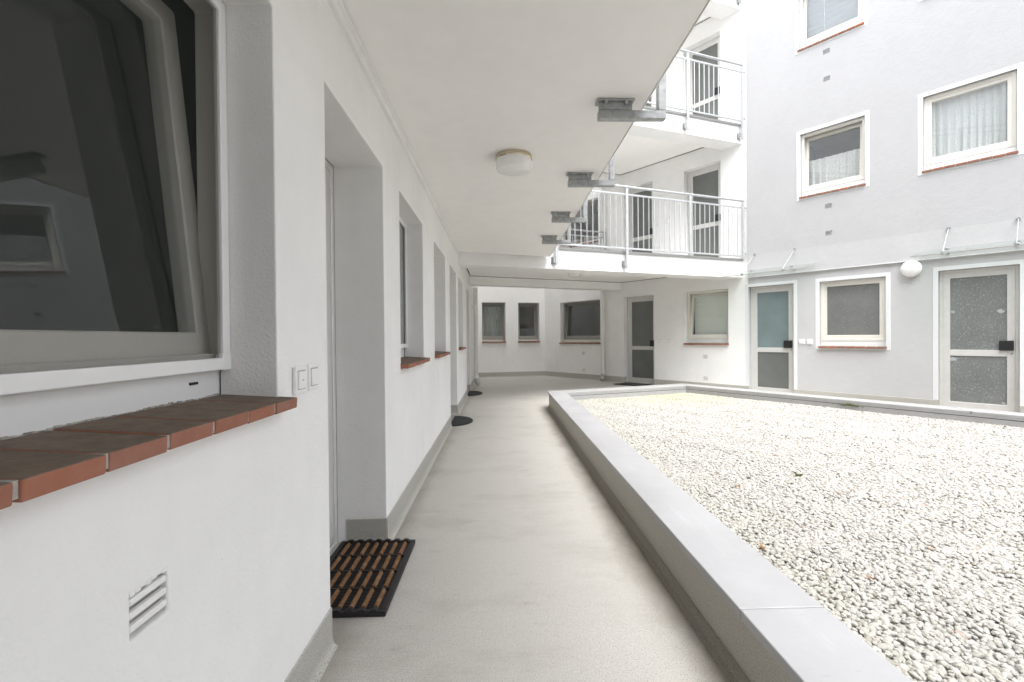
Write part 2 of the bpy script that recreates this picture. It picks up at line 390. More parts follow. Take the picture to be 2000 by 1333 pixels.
# ------------------------------------------------------------------ building parts (local x along the wall, y inward, z up)
def wall(parent, x0, x1, z0, z1, holes, mat, y=0., name='wall', edge=0., bev=.004):
    """holes: (x0,x1,z0,z1,depth). Outer face with real openings and reveals."""
    mb = MB(); xs = {x0, x1}; zs = {z0, z1}
    for h in holes: xs |= {max(x0,h[0]), min(x1,h[1])}; zs |= {max(z0,h[2]), min(z1,h[3])}
    xs = sorted(xs); zs = sorted(zs); idx = {}
    def V(a, b, c):
        k = (round(a,5), round(b,5), round(c,5))
        if k not in idx: idx[k] = len(mb.v); mb.v.append((a,b,c))
        return idx[k]
    for i in range(len(xs)-1):
        for j in range(len(zs)-1):
            cx, cz = (xs[i]+xs[i+1])/2, (zs[j]+zs[j+1])/2
            if any(h[0] < cx < h[1] and h[2] < cz < h[3] for h in holes): continue
            mb.f.append((V(xs[i],y,zs[j]), V(xs[i+1],y,zs[j]), V(xs[i+1],y,zs[j+1]), V(xs[i],y,zs[j+1])))
    for h in holes:
        a0, a1, b0, b1, d = h
        for i in range(len(xs)-1):
            if xs[i] >= a0-1e-6 and xs[i+1] <= a1+1e-6:
                if b0 > z0+1e-6: mb.f.append((V(xs[i],y,b0), V(xs[i],d,b0), V(xs[i+1],d,b0), V(xs[i+1],y,b0)))
                if b1 < z1-1e-6: mb.f.append((V(xs[i],y,b1), V(xs[i+1],y,b1), V(xs[i+1],d,b1), V(xs[i],d,b1)))
        for j in range(len(zs)-1):
            if zs[j] >= b0-1e-6 and zs[j+1] <= b1+1e-6:
                if a0 > x0+1e-6: mb.f.append((V(a0,y,zs[j]), V(a0,d,zs[j]), V(a0,d,zs[j+1]), V(a0,y,zs[j+1])))
                if a1 < x1-1e-6: mb.f.append((V(a1,y,zs[j]), V(a1,y,zs[j+1]), V(a1,d,zs[j+1]), V(a1,d,zs[j])))
    if edge:
        mb.add([(x0,y,z0),(x0,y+edge,z0),(x0,y+edge,z1),(x0,y,z1)], [(0,1,2,3)])
        mb.add([(x0,y,z0),(x1,y,z0),(x1,y+edge,z0),(x0,y+edge,z0)], [(0,1,2,3)])
        mb.add([(x1,y,z0),(x1,y+edge,z0),(x1,y+edge,z1),(x1,y,z1)], [(0,1,2,3)])
    o = mb.build(name, mat, parent)
    if bev:
        bv = o.modifiers.new('soft_edges', 'BEVEL'); bv.width = bev; bv.segments = 2; bv.limit_method = 'ANGLE'; bv.angle_limit = R(40)
    return o
def shell(parent, x0, x1, z1, depth):
    mb = MB()
    mb.add([(x0,.02,z1),(x1,.02,z1),(x1,depth,z1),(x0,depth,z1),(x0,depth,-.1),(x1,depth,-.1),(x0,.4,-.1),(x1,.4,-.1),(x0,.4,z1),(x1,.4,z1)],
           [(0,1,2,3),(3,2,5,4)])
    mb.add([(x0,.02,-.1),(x0,depth,-.1),(x0,depth,z1),(x0,.02,z1)], [(0,1,2,3)])
    mb.add([(x1,.02,-.1),(x1,depth,-.1),(x1,depth,z1),(x1,.02,z1)], [(0,1,2,3)])
    mb.build('rear_wall', 'white', parent)
BRICK = {}
def sill_bricks(win, x0, x1, z, depth, out=.05, th=.030, y=0.):
    a, b = x0-.012, x1+.014; n = max(2, round((b-a+.007)/.1275)); pitch = (b-a+.007)/n; w = pitch-.007
    key = (round(w,4), round(depth+out-y,3))
    D = depth-y+out-.004
    if key not in BRICK:
        BRICK[key] = MB().box(-w/2, w/2, 0, D, -th, 0).mesh('brick', bevel=.003, seg=2)
    sl = R(3.5)
    for k in range(n):
        o = put('brick', BRICK[key], 'brick', win, (a+w/2+k*pitch+rnd.uniform(-.001,.001), y-out+rnd.uniform(-.0015,.0015), z-.013+rnd.uniform(-.0012,.0012)), (sl, 0, 0))
    mb = MB().box(a+.006, b-.006, y-out+.004, depth-.006, -th+.003-.0, -.004)
    me = mb.mesh('mortar'); put('mortar', me, 'mortar', win, (0, 0, z-.0105), (R(3.0)*0, 0, 0))
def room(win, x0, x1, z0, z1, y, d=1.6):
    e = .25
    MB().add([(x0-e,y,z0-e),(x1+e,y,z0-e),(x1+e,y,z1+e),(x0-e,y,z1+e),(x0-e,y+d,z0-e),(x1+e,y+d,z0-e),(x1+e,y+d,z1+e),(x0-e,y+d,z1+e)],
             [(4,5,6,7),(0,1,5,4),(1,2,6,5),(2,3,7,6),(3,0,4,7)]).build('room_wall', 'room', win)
def window(parent, x0, x1, z0, z1, depth, frame='frame', tilt=0., bricks=True, board=.075, fw=.045, sw=.06, screen=False, y=0., trim=0., out=.05, glass='glass'):
    """frame with child sash, pane, sill bricks; sash may be tilted inward at its top"""
    g = .002; d = depth
    fz0 = z0+board
    win = MB().ring(x0+g, x1-g, fz0, z1-g, fw, d, d+.065).build('window', frame, parent, bevel=.003)
    if board: MB().box(x0+g, x1-g, d+.004, d+.06, z0-.03, fz0-.001).build('sill_board', 'frame_white' if frame != 'frame_grey' else 'frame', win, bevel=.003)
    a0, a1 = x0+fw-.012, x1-fw+.012; h = (z1-fw+.012)-(fz0+fw-.012)
    rot = (-tilt, 0, 0); loc = (0, d+(.012 if not tilt else .03), fz0+fw-.012)
    sash = MB().ring(a0, a1, 0, h, sw, 0, .055, wb=sw+.01).mesh('sash', bevel=.004)
    put('sash', sash, frame, win, loc, rot)
    pane = MB().box(a0+sw-.006, a1-sw+.006, .022, .028, sw+.004, h-sw+.006).mesh('pane')
    put('pane', pane, glass, win, loc, rot)
    room(win, x0, x1, z0, z1, d+.066)
    if bricks: sill_bricks(win, x0, x1, z0, d, y=y, out=out)
    if trim:
        MB().ring(x0-trim, x1+trim, z0-trim-.01, z1+trim, trim, y-.004, y+.01).build('surround', 'trim', win, bevel=.0015)
    return win
def screen_on(win, x0, x1, z0, z1, d, w=.033):
    MB().ring(x0+.002, x1-.002, z0, z1-.002, w, d-.022, d-.004).build('screen_frame', 'frame_white', win, bevel=.003, seg=2)
    MB().box(x0+w, x1-w, d-.014, d-.0135, z0+w, z1-w).build('insect_screen', 'screen', win)
    for cx in (x0+.002, x1-.002-w-.006):
        MB().box(cx-.001, cx+w+.007, d-.0235, d-.003, z0-.001, z0+w+.012).build('corner_block', 'frame_white', win, bevel=.002)
def door(parent, x0, x1, z1, depth, up='door_glass', low='door_glass', trim=0., y=0., z0=0., handle=True, hw=.14, hh=.14, ytrim=None, guard='black', hleft=False):
    g = .002; d = depth; fw = .04; sw = .078
    b0 = z0+.03
    dr = MB().ring(x0+g, x1-g, z0+.012, z1-g, fw, d, d+.06, wb=.02).build('door', 'alu', parent, bevel=.003)
    a0, a1 = x0+fw+.003, x1-fw-.003
    lf = MB().ring(a0, a1, b0+.006, z1-fw-.003, sw, d+.006, d+.052, wb=.095)
    lf.box(a0+sw, a1-sw, d+.008, d+.05, z0+.815, z0+.905)
    lf.build('leaf', 'alu', dr, bevel=.003)
    MB().box(a0+sw-.01, a1-sw+.01, d+.022, d+.034, z0+.895, z1-fw-sw).build('pane', up, dr)
    MB().box(a0+sw-.01, a1-sw+.01, d+.022, d+.034, z0+.12, z0+.825).build('pane', low, dr)
    MB().box(x0+g, x1-g, d-.05, d+.06, z0+.002, z0+.012).build('threshold', 'plinth', dr)
    if handle and hleft:
        MB().box(a0+sw+.075-hw, a0+sw+.075, d-.025, d+.005, z0+.90, z0+.90+hh).build('handle_guard', guard, dr, bevel=.006, seg=2)
    elif handle:
        MB().box(a1-sw-.075, a1-sw+hw-.075, d-.025, d+.005, z0+.90, z0+.90+hh).build('handle_guard', guard, dr, bevel=.006, seg=2)
        MB().tube((a1-.03, d-.004, z0+.862), (a1-.03, d+.01, z0+.862), .012).build('lock', 'galv', dr)
    if trim:
        yt = y if ytrim is None else ytrim
        q = MB(); q.add([(x0-trim,0,z0+ZP),(x0,0,z0+ZP),(x0,0,z1),(x1,0,z1),(x1,0,z0+ZP),(x1+trim,0,z0+ZP),(x1+trim,0,z1+trim),(x0-trim,0,z1+trim)],
                        [(0,1,2,7),(7,2,3,6),(3,4,5,6)])
        q.v = [(a, yt-.004, c) for a, b, c in q.v]; k = len(q.v)
        q.v += [(a, yt+.008, c) for a, b, c in q.v[:k]]
        q.f += [tuple(reversed([i+k for i in f])) for f in q.f[:3]] + [(i, (i+1)%k, k+(i+1)%k, k+i) for i in range(k)]
        q.build('surround', 'trim', dr)
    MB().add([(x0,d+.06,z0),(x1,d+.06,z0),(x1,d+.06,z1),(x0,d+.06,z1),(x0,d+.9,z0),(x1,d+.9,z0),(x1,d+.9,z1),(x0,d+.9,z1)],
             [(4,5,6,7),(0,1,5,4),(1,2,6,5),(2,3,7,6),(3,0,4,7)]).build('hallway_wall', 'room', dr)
    return dr
PPROF = [(0,0),(.026,0),(.018,.004),(.011,.012),(.007,.024),(.005,.036),(.005,ZP-.004),(.002,ZP),(0,ZP)]
def plinth(parent, segs):
    """segs: list of (x0,x1) along the wall plus door returns ((x, y0, y1, side))"""
    for s in segs:
        mb = MB()
        if len(s) == 2: mb.extrude(PPROF, (s[0], .0, 0), (s[1], .0, 0))
        else:
            x, y0, y1, side = s
            # travelling so that the right-hand side faces into the recess
            if side > 0: mb.extrude(PPROF, (x, y0, 0), (x, y1, 0))
            else: mb.extrude(PPROF, (x, y1, 0), (x, y0, 0))
        mb.build('skirting', 'plinth', parent)
def vent(parent, x, z, w, h, n, y=0., mat='white', back='pvc_dirty', out=.0, dp=.014, rx=14):
    """slotted air vent set in its hole"""
    o = MB().box(x-w/2+.001, x+w/2-.001, y+dp, y+dp+.004, z-h/2+.001, z+h/2-.001).build('vent', back, parent)
    gap = h/(2*n-1)*1.0; me = None
    for k in range(n-1):
        zz = z+h/2-gap*(2*k+1)-gap*1.0
        if me is None: me = MB().box(-w/2+.001, w/2-.001, -.0, .012, -.0, gap*1.05).mesh('slat', bevel=min(.002, gap*.2))
        put('slat', me, mat, o, (x, y-out+.001, zz), (R(rx), 0, 0))
    return o

# ================================================================== LEFT WING
left = thing('apartment_building', 'white rendered wing with deep doorways and brick sills along the left walkway', 'building', (LW, 0, 0), R(90))
D_LEFT = [(1.70, 2.535), (5.862, 6.757), (8.80, 9.62)]
W_LEFT = [(.20, 1.3177), (2.9416, 3.8263), (4.4733, 5.4018), (7.05, 7.93)]
WD = .13; DD = .27
holes = [(a, b, -.02, ZH, DD) for a, b in D_LEFT] + [(a, b, ZS-.045, ZH, WD+.03) for a, b in W_LEFT]
VN = (.8365, .670, .088, .082)
holes.append((VN[0]-VN[2]/2, VN[0]+VN[2]/2, VN[1]-VN[3]/2, VN[1]+VN[3]/2, .022))
wall(left, -5, 12.85, -.02, TOP, holes, 'white')
shell(left, -5, 12.85, TOP, 4)
for i, (a, b) in enumerate(W_LEFT):
    if i == 0:
        w = window(left, a, b+.055, ZS, ZH+.03, WD+.031, tilt=R(5.6), board=.072, frame='frame', fw=.045, sw=.062, bricks=False)
        sill_bricks(w, a, b, ZS, WD+.031)
        screen_on(w, a, b, ZS+.072, ZH, WD+.022)
        MB().box(1.192, 1.222, WD+.031, WD+.045, 1.030, 1.0365).build('drain_slot', 'dark', w)
        # crumbling bedding line between board and bricks
        mb = MB(); x = a+.01
        while x < b-.01:
            dx = rnd.uniform(.004, .014); mb.box(x, min(b-.004, x+dx), WD+.030+rnd.uniform(0,.003), WD+.05, ZS-.012, ZS+rnd.uniform(.000,.003)+.0015*math.sin(x*30)); x += dx*.97
        mb.build('bedding_mortar', 'old_filler', w)
    else:
        w = window(left, a, b, ZS, ZH, WD+.03, tilt=0, frame='frame_white')
        if i == 1: screen_on(w, a, b, ZS+.075, ZH, WD+.025)
for a, b in D_LEFT: door(left, a, b, ZH, DD, hleft=True)
pl = [(-5, D_LEFT[0][0]), (D_LEFT[0][1], D_LEFT[1][0]), (D_LEFT[1][1], D_LEFT[2][0]), (D_LEFT[2][1], 12.84)]
for a, b in D_LEFT: pl += [(a, .0, DD-.05, 1), (b, .0, DD-.05, -1)]
plinth(left, pl)
v = vent(left, VN[0], VN[1], VN[2], VN[3], 4, dp=.016, rx=0)
# chipped render along the vent's top edge
mb = MB(); x = VN[0]-VN[2]/2
for k in range(7):
    dx = VN[2]/7; hgt = [.007,.006,.003,.006,.003,.001,.004][k]
    mb.box(x+.0005, x+dx-.0005, .001, .02, VN[1]+VN[3]/2-hgt, VN[1]+VN[3]/2+.002); x += dx
mb.build('render_edge', 'white', v)
# cove strip where wall meets ceiling
MB().box(-5, 7.0, -.022, .01, ZC-.055, ZC-.012).box(-5, 7.0, -.034, -.018, ZC-.018, ZC-.004).build('cornice', 'white', left, bevel=.004, seg=2)

# ================================================================== COURTYARD FACADE (white part, grey part)
fb = thing('apartment_building', 'pale grey and white rendered block facing the gravel bed on the right', 'building', FP, FRZ)
XB = -.105
doors_w = [(-3.035, -2.199, 0, .15), (-3.02, -2.22, 1, .15), (-1.44, -.64, 1, .15), (-3.02, -2.22, 2, .15), (-1.44, -.64, 2, .15)]
wins_w = [(-5.18, -3.765, 0, .14), (-1.437, -.494, 0, .12), (-5.18, -3.80, 1, .14), (-5.18, -3.80, 2, .14)]
hw_ = [(a, b, (k*ST if k else -.02), k*ST+ZH, d) for a, b, k, d in doors_w] + [(a, b, k*ST+ZS-.045, k*ST+ZH, d+.02) for a, b, k, d in wins_w]
vw = [(-4.33, .70), (-4.33, .245), (-.98, .70), (-.975, .238)]
VW, VH = .10, .075
hw_ += [(x-VW/2, x+VW/2, z-VH/2, z+VH/2, .034) for x, z in vw]
wall(fb, -5.8, XB, -.02, TOP, hw_, 'white')
for i, (a, b, k, d) in enumerate(doors_w): door(fb, a, b, k*ST+ZH, d, z0=k*ST)
for i, (a, b, k, d) in enumerate(wins_w):
    window(fb, a, b, k*ST+ZS, k*ST+ZH, d, frame='frame' if i == 1 else 'frame_grey', tilt=R(4.5) if i < 2 else 0)
for x, z in vw: vent(fb, x, z, VW, VH, 4)
# lower grey storey
D2 = (-.10, .693); D3 = (2.635, 3.453); W2 = (1.10, 2.016)
hl = [(D2[0], D2[1], -.02, 2.09, .10), (D3[0], D3[1], -.02, 2.09, .07), (W2[0], W2[1], .955-.045, 2.076, .07)]
ZL = 2.285; ZB = 2.70; UP = -.03
wall(fb, XB, 12.5, -.02, ZL, hl, 'facade_lower', bev=0)
up_w = [(.816, 1.754, 1), (2.469, 3.427, 1), (.79, 1.735, 2), (2.469, 3.427, 2)]
hu = [(a, b, k*ST+.995-.045, k*ST+2.105, .04) for a, b, k in up_w]
vu = [(1.244, 3.378), (1.25, 2.906), (1.219, 6.053), (1.225, 5.581)]
hu += [(x-VW/2, x+VW/2, z-VH/2, z+VH/2, .004) for x, z in vu]
wall(fb, XB, 12.5, ZL, ZB, [], 'facade_band', y=UP, edge=.03, bev=0, name='wall')
wall(fb, XB, 12.5, ZB, TOP, hu, 'facade_upper', y=UP, edge=.03, bev=0, name='wall')
MB().box(XB-.004, 12.5, UP-.012, .0, ZL-.012, ZL-.002).build('drip_profile', 'trim', fb)
shell(fb, -5.8, 12.5, TOP, 4)
door(fb, *D2, 2.09, .10, up='door_teal', low='door_glass', trim=.058)
d3 = door(fb, *D3, 2.09, .07, up='door_worn', low='door_worn', trim=.06)
for cx, cz, sz, sd_ in [(2.785, 1.47, .032, 1), (3.27, 1.46, .042, 2), (2.79, .765, .05, 3), (3.30, .155, .025, 4)]:
    r2 = random.Random(sd_); pts = [(cx+sz*(.6+.5*r2.random())*math.cos(t*.7), cz+sz*.8*(.5+.6*r2.random())*math.sin(t*.7)) for t in range(9)]
    q = MB().prism(pts, 0, .0008); q.v = [(a, .0915-c, b) for a, b, c in q.v]
    q.build('paper_scrap', 'scrap', d3)
window(fb, *W2, .955, 2.076, .05, trim=.062, glass='obscure_win')
for a, b, k in up_w:
    window(fb, a, b, k*ST+.995, k*ST+2.105, .02, trim=.06, y=UP, tilt=R(4.5) if a < 1 else 0, out=.03)
for x, z in vu: vent(fb, x, z, VW, VH, 4, y=UP, mat='facade_upper')
plinth(fb, [(-5.8, -3.035), (-2.199, -.10), (.693, 2.635), (3.453, 12.5), (-3.035, 0, .10, 1), (-2.199, 0, .10, -1), (-.10, 0, .05, 1), (.693, 0, .05, -1), (2.635, 0, .03, 1), (3.453, 0, .03, -1)])

# ================================================================== BACK WING (end of the light well)
bb = thing('apartment_building', 'white end wall with two small tilted windows closing the walkway', 'building', B0, BRZ)
bw = [(.143, .822), (1.196, 1.828)]
hb = [(a, b, k*ST+1.03-.045, k*ST+2.14, .18) for a, b in bw for k in (0, 1, 2)]
wall(bb, 0, BLEN, -.02, TOP, hb, 'white')
shell(bb, 0, BLEN, TOP, 3)
for k in (0, 1, 2):
    for a, b in bw: window(bb, a, b, k*ST+1.03, k*ST+2.14, .16, frame='frame_grey', tilt=R(4.5) if k == 0 else 0, board=.05)
plinth(bb, [(0.0, BLEN)])

# ================================================================== REAR WING (unseen, added behind the viewer to block low sky light)
rw = thing('apartment_building', 'unseen pale wing added behind the viewer to block low sky light', 'building', (14, -6, 0), R(180))
rwh = [(x, x+1.1, k*ST+1., k*ST+2.1, .12) for x in (1.5, 4.5, 7.5, 10.5) for k in range(4)]
wall(rw, 0, 14.64, -.02, TOP, rwh, 'facade_upper', bev=0)
for x0, x1, z0, z1, d in rwh: window(rw, x0, x1, z0+.045, z1, .10, bricks=False)
shell(rw, 0, 14.64, TOP, 3)

# ================================================================== GALLERIES
def poly_offset(p, q, off):     # shift a line p->q to its right-hand side
    d = (q-p).normalized(); n = Vector((d.y, -d.x, 0)); return p+n*off, q+n*off
gl = thing('access_gallery', 'concrete gallery slab roofing the left walkway, underside painted white', 'gallery', (LW, 0, 0))
XE = .84-LW
def left_slab(parent, z, ylim):
    MB().prism([(.02, -5), (XE-.03, -5), (XE-.03, ylim), (.02, ylim-.4)], z+.016, z+.16).build('slab', 'white', parent)
    MB().prism([(.012, -5), (XE-.0, -5), (XE-.0, ylim), (.012, ylim-.49)], z, z+.014).build('ceiling_panel', 'ceiling', parent, bevel=.003)
    MB().box(XE+.001, XE+.006, -5, ylim, z-.004, z+.02).build('drip_edge', 'white', parent, bevel=.0015)
left_slab(gl, ZC, 7.50)
gl2 = thing('access_gallery', 'upper gallery slab above the left walkway, mostly out of sight', 'gallery', (LW, 0, ST))
left_slab(gl2, ZC, 7.50)

def cross_gallery(level, label):
    z = level*ST
    t = thing('access_gallery', label, 'gallery', (G0.x, G0.y, z), GRZ)
    inv = Matrix.Rotation(-GRZ, 4, 'Z') @ Matrix.Translation(-G0)
    def L(p): q = inv @ p; return (q.x, q.y)
    g0, g1 = L(G0), L(G1)
    h0, h1 = L(H0), L(H1)
    f0, f1 = L(H0+Vector((0,.33,0))), L(fac(-3.42))
    bwid = .38
    e1 = L(fac(-.2-bwid*1.06)); e0 = L(G0+Vector((0, bwid*1.05, 0)))
    # fascia beam, far beam, slab, ceiling panel; gap shade painted as dark sheet and strips
    MB().prism([g0, g1, e1, e0], -.36, 0).build('fascia_beam', 'white', t, bevel=.006, seg=2)
    MB().prism([h0, h1, f1, f0], -.355, 0).build('rear_beam', 'white', t, bevel=.006, seg=2)
    MB().prism([(e0[0], e0[1]+.001), (e1[0], e1[1]+.001), (h1[0], h1[1]-.001), (h0[0], h0[1]-.001)], -.14, -.002).build('slab', 'white', t)
    def sh(p, dx, dy): return (p[0]+dx, p[1]+dy)
    MB().prism([sh(e0,.03,.002), sh(e1,-.03,.002), sh(h1,-.03,-.003), sh(h0,.03,-.003)], -.17, -.156).build('ceiling_panel', 'ceiling', t)
    MB().prism([sh(e0,.0,.0015), sh(e1,.0,.0015), sh(h1,.0,-.0015), sh(h0,.0,-.0015)], -.150, -.142).build('shadow_gap', 'dark', t)
    dv = Vector((h1[0]-h0[0], h1[1]-h0[1])).normalized(); nv = Vector((dv.y, -dv.x))*.006
    MB().prism([(h0[0]+nv.x, h0[1]+nv.y), (h1[0]+nv.x, h1[1]+nv.y), (h1[0], h1[1]), (h0[0], h0[1])], -.181, -.1705).build('gap_shade_strip', 'gap_shade', t)  # dark strip standing in for the shade line under the ceiling
    ev = Vector((h1[0]-e1[0], h1[1]-e1[1])).normalized(); mv = Vector((-ev.y, ev.x))*.006
    MB().prism([(e1[0]+mv.x, e1[1]+mv.y), (e1[0], e1[1]), (h1[0], h1[1]), (h1[0]+mv.x, h1[1]+mv.y)], -.180, -.1705).build('gap_shade_strip', 'gap_shade', t)  # same painted shade line along the facade side
    MB().box(.02, GLEN-.01, -.022, .05, .001, .012).box(.02, GLEN-.01, -.024, -.016, -.028, .012).build('floor_edge', 'lip', t, bevel=.002)
    return t
cg = []
for lv, lab in ((1, 'white cross gallery with bright fascia spanning above the end of the walkway'),
                (2, 'second white cross gallery, one storey higher, with slatted railing'),
                (3, 'topmost cross gallery whose underside peeks in at the top of the picture')):
    cg.append(cross_gallery(lv, lab))

# ------------------------------------------------------------------ railings
BAL = MB().tube((0,0,0), (0,0,.93), .0085, 8).mesh('baluster', smooth=True)
def railing(label, loc, rz, x0, x1, posts, group, zpost=-.30, bracket=True, side=-1, wallend=True, short=()):
    t = thing('railing', label, 'railing', loc, rz, group)
    y = -.065
    MB().tube((x0, y, 1.135), (x1, y, 1.135), .021, 14).build('top_rail', 'galv_light', t, smooth=True)
    MB().box(x0, x1, y-.011, y+.011, .985, 1.015).build('middle_rail', 'galv_light', t, bevel=.003)
    MB().box(x0, x1, y-.011, y+.011, .035, .065).build('bottom_rail', 'galv_light', t, bevel=.003)
    for p in posts:
        zb = .02 if p in short else zpost
        po = MB().box(p-.025, p+.025, y-.014, y+.014, zb, 1.118).build('post', 'galv_light', t, bevel=.003)
        if bracket and zb < 0:
            mb = MB().box(p-.055, p-.049, y-.01, -.001, zb+.03, zb+.13).box(p-.075, p-.005, -.008, -.001, zb+.02, zb+.14).box(p-.052, p-.02, y-.004, y+.004, zb+.04, zb+.12)
            mb.tube((p-.064, -.016, zb+.08), (p-.064, -.006, zb+.08), .01, 6)
            mb.build('bracket', 'galv', po)
    if wallend:
        for zz in (1.0, .10): MB().tube((x1-.01, y, zz), (x1+.05, y, zz), .012, 8).build('wall_fixing', 'galv', t)
    ps = sorted(posts)
    k = x0+.06
    x = ps[0]
    while x < x1-.05:
        x += .1145
        if any(abs(x-p) < .034 for p in posts) or x < x0+.02 or x > x1-.03: continue
        put('baluster', BAL, 'galv_light', t, (x, y, .06))
    return t
RG = 'galvanised gallery railings'
PX = [1.66, 3.03, 4.41, 5.69]
railing('pale metal railing on the lower cross gallery above the walkway end', (G0.x, G0.y, ST), GRZ, 1.60, 5.715, PX, RG, short=(4.41, 5.69))
railing('pale metal railing on the upper cross gallery at top centre', (G0.x, G0.y, 2*ST), GRZ, 1.60, 5.70, [1.66, 3.0, 4.37, 5.68], RG, zpost=-.31)
railing('railing of the topmost cross gallery, only its post foot showing', (G0.x, G0.y, 3*ST), GRZ, 1.60, 5.70, [1.66, 3.0, 4.37, 5.68], RG, zpost=-.31)
# railing on the light-well side of the lower gallery: local frame faces the other way
hb0 = fac(-3.46); ha0 = H0+Vector((0,.37,0)); hl_ = (ha0-hb0).length; hrz = math.atan2((ha0-hb0).y, (ha0-hb0).x)
railing('railing on the far side of the lower gallery, seen between the front balusters', (hb0.x, hb0.y, ST), hrz, .06, hl_-.05, [.10, 1.45, 2.8], RG, wallend=False)
def left_railing(label, z0):
    t = thing('railing', label, 'railing', (.84, 0, z0), R(90), RG)
    # local x runs along +Y, local y to the left (towards the slab)
    yb = -.085
    for p in (-3.1, -1.97, -.84, .28, 1.405, 2.53, 3.66, 4.81, 5.93):
        ar = MB().box(p, p+.045, yb-.022, .275, -.105, -.058)
        ar.box(p, p+.045, yb-.022, yb+.022, -.058, 1.30)
        ar.build('post', 'galv', t, bevel=.003)
        MB().box(p+.004, p+.034, .085, .27, -.056, -.012).box(p-.02, p+.055, .075, .285, -.012, -.0015).build('bracket', 'galv', t, bevel=.002)
        for q in (.12, .235): MB().tube((p-.008, q, -.028), (p-.008, q, -.011), .011, 6).build('bolt', 'galv_light', t)
    MB().tube((-5, yb, 1.31), (6.9, yb, 1.31), .021, 12).build('top_rail', 'galv_light', t, smooth=True)
    MB().box(-5, 6.9, yb-.011, yb+.011, 1.16, 1.19).build('middle_rail', 'galv_light', t)
    MB().box(-5, 6.9, yb-.011, yb+.011, .25, .28).build('bottom_rail', 'galv_light', t)
    mb = MB(); x = -4.95
    while x < 6.9: mb.tube((x, yb, .27), (x, yb, 1.17), .0085, 6); x += .113
    stuff(mb.build('balusters', 'galv_light', t))
    return t
left_railing('galvanised railing posts on steel arms bolted under the left gallery edge', ZC)
left_railing('railing of the upper left gallery, hidden above the ceiling', ZC+ST)

# ================================================================== RAISED GRAVEL BED
pw = thing('planter_wall', 'low raised kerb with grey metal coping around the white gravel bed', 'planter', (.7655, 0, 0))
ZT = .266; OX = .7655
def rel(p): return (p[0]-OX, p[1])
Ai = Vector((1.042, 7.10)); Bi = Vector((3.274, 7.893)); rd = (Vector((5.546, 4.641))-Bi).normalized(); rn = Vector((-rd.y, rd.x))
Ci = Bi + rd*10.8
Ao = Vector((.7655, 7.32)); fd = Vector((2.634, .94)).normalized()
def isect(p, d, q, e):
    det = d.x*(-e.y)+e.x*d.y; w = q-p; t = (w.x*(-e.y)+e.x*w.y)/det; return p+d*t
Ro = Bi + rn*.28; Bo = isect(Ao, fd, Ro, rd); Co = Bo + (Ci-Bi)
def lerp(a, b, t): return a+(b-a)*t
gapw = .0015
def cop(a0, b0, b1, a1, m='coping'):
    MB().prism([rel(a0), rel(b0), rel(b1), rel(a1)], ZT-.034, ZT).build('coping_slab', m, pw, bevel=.004, seg=2)
ys = [-4.0, 1.43, 5.13]
for i in range(2): cop(Vector((OX, ys[i]+gapw)), Vector((1.042, ys[i]+gapw)), Vector((1.042, ys[i+1]-gapw)), Vector((OX, ys[i+1]-gapw)))
cop(Vector((OX, 5.13+gapw)), Vector((1.042, 5.13+gapw)), Ai, Ao)
t1 = .30
cop(Ao+fd*.002, Ai+fd*.002, lerp(Ai, Bi, t1), lerp(Ao, Bo, t1), 'lip'); cop(lerp(Ao, Bo, t1+.001), lerp(Ai, Bi, t1+.001), Bi-fd*.001, Bo-fd*.001, 'lip')
for u0, u1 in ((0, .33), (.331, .66), (.661, 1.)):
    cop(lerp(Bo, Co, u0)+rd*.001, lerp(Bi, Ci, u0)+rd*.001, lerp(Bi, Ci, u1), lerp(Bo, Co, u1), 'lip')
# masonry under the coping with a coved foot on the walkway side
def wallrun(o0, i0, i1, o1):
    q = lambda a, b, t: lerp(a, b, t)
    MB().prism([rel(q(o0,i0,.075)), rel(q(o0,i0,.80)), rel(q(o1,i1,.80)), rel(q(o1,i1,.075))], -.01, ZT-.0345).build('kerb_wall', 'planter', pw)
wallrun(Vector((OX,-4)), Vector((1.042,-4)), Ai, Ao); wallrun(Ao, Ai, Bi, Bo); wallrun(Bo, Bi, Ci, Co)
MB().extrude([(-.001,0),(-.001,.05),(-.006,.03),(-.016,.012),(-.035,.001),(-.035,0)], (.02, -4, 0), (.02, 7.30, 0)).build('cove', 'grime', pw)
# inner lip and lower edge strip facing the gravel
def strip(a, b, inward, z0, z1, off, th, m='lip', name='edge_strip'):
    d = (b-a).normalized(); n = Vector((-d.y, d.x))*inward
    p = [a+n*off, b+n*off, b+n*(off-th), a+n*(off-th)]
    if inward < 0: p = p[::-1]
    return MB().prism([rel(x) for x in p], z0, z1).build(name, m, pw)
for a, b in ((Ai, Bi), (Bi, Ci)):
    strip(a, b, -1, ZT-.056, ZT-.0345, .0, .004, name='coping_lip')
    strip(a, b, -1, ZT-.064, ZT-.0565, -.012, .02, 'dark', 'shadow_gap')
    st_ = strip(a, b, -1, .135, ZT-.0645, .004, .03)
    strip(a, b, -1, .128, .1345, .016, .03)
    L_ = (b-a).length; d = (b-a).normalized(); n = Vector((d.y, -d.x)); k = .2
    while k < min(L_, 7):
        p = a+d*k+n*.004; q = rel(p)
        MB().tube((q[0], q[1], .182), (q[0]+n.x*.004, q[1]+n.y*.004, .182), .006, 8).build('screw', 'galv', pw); k += .38
strip(Vector((1.042,-4)), Ai, -1, .10, ZT-.0345, -.03, .02, 'lip')
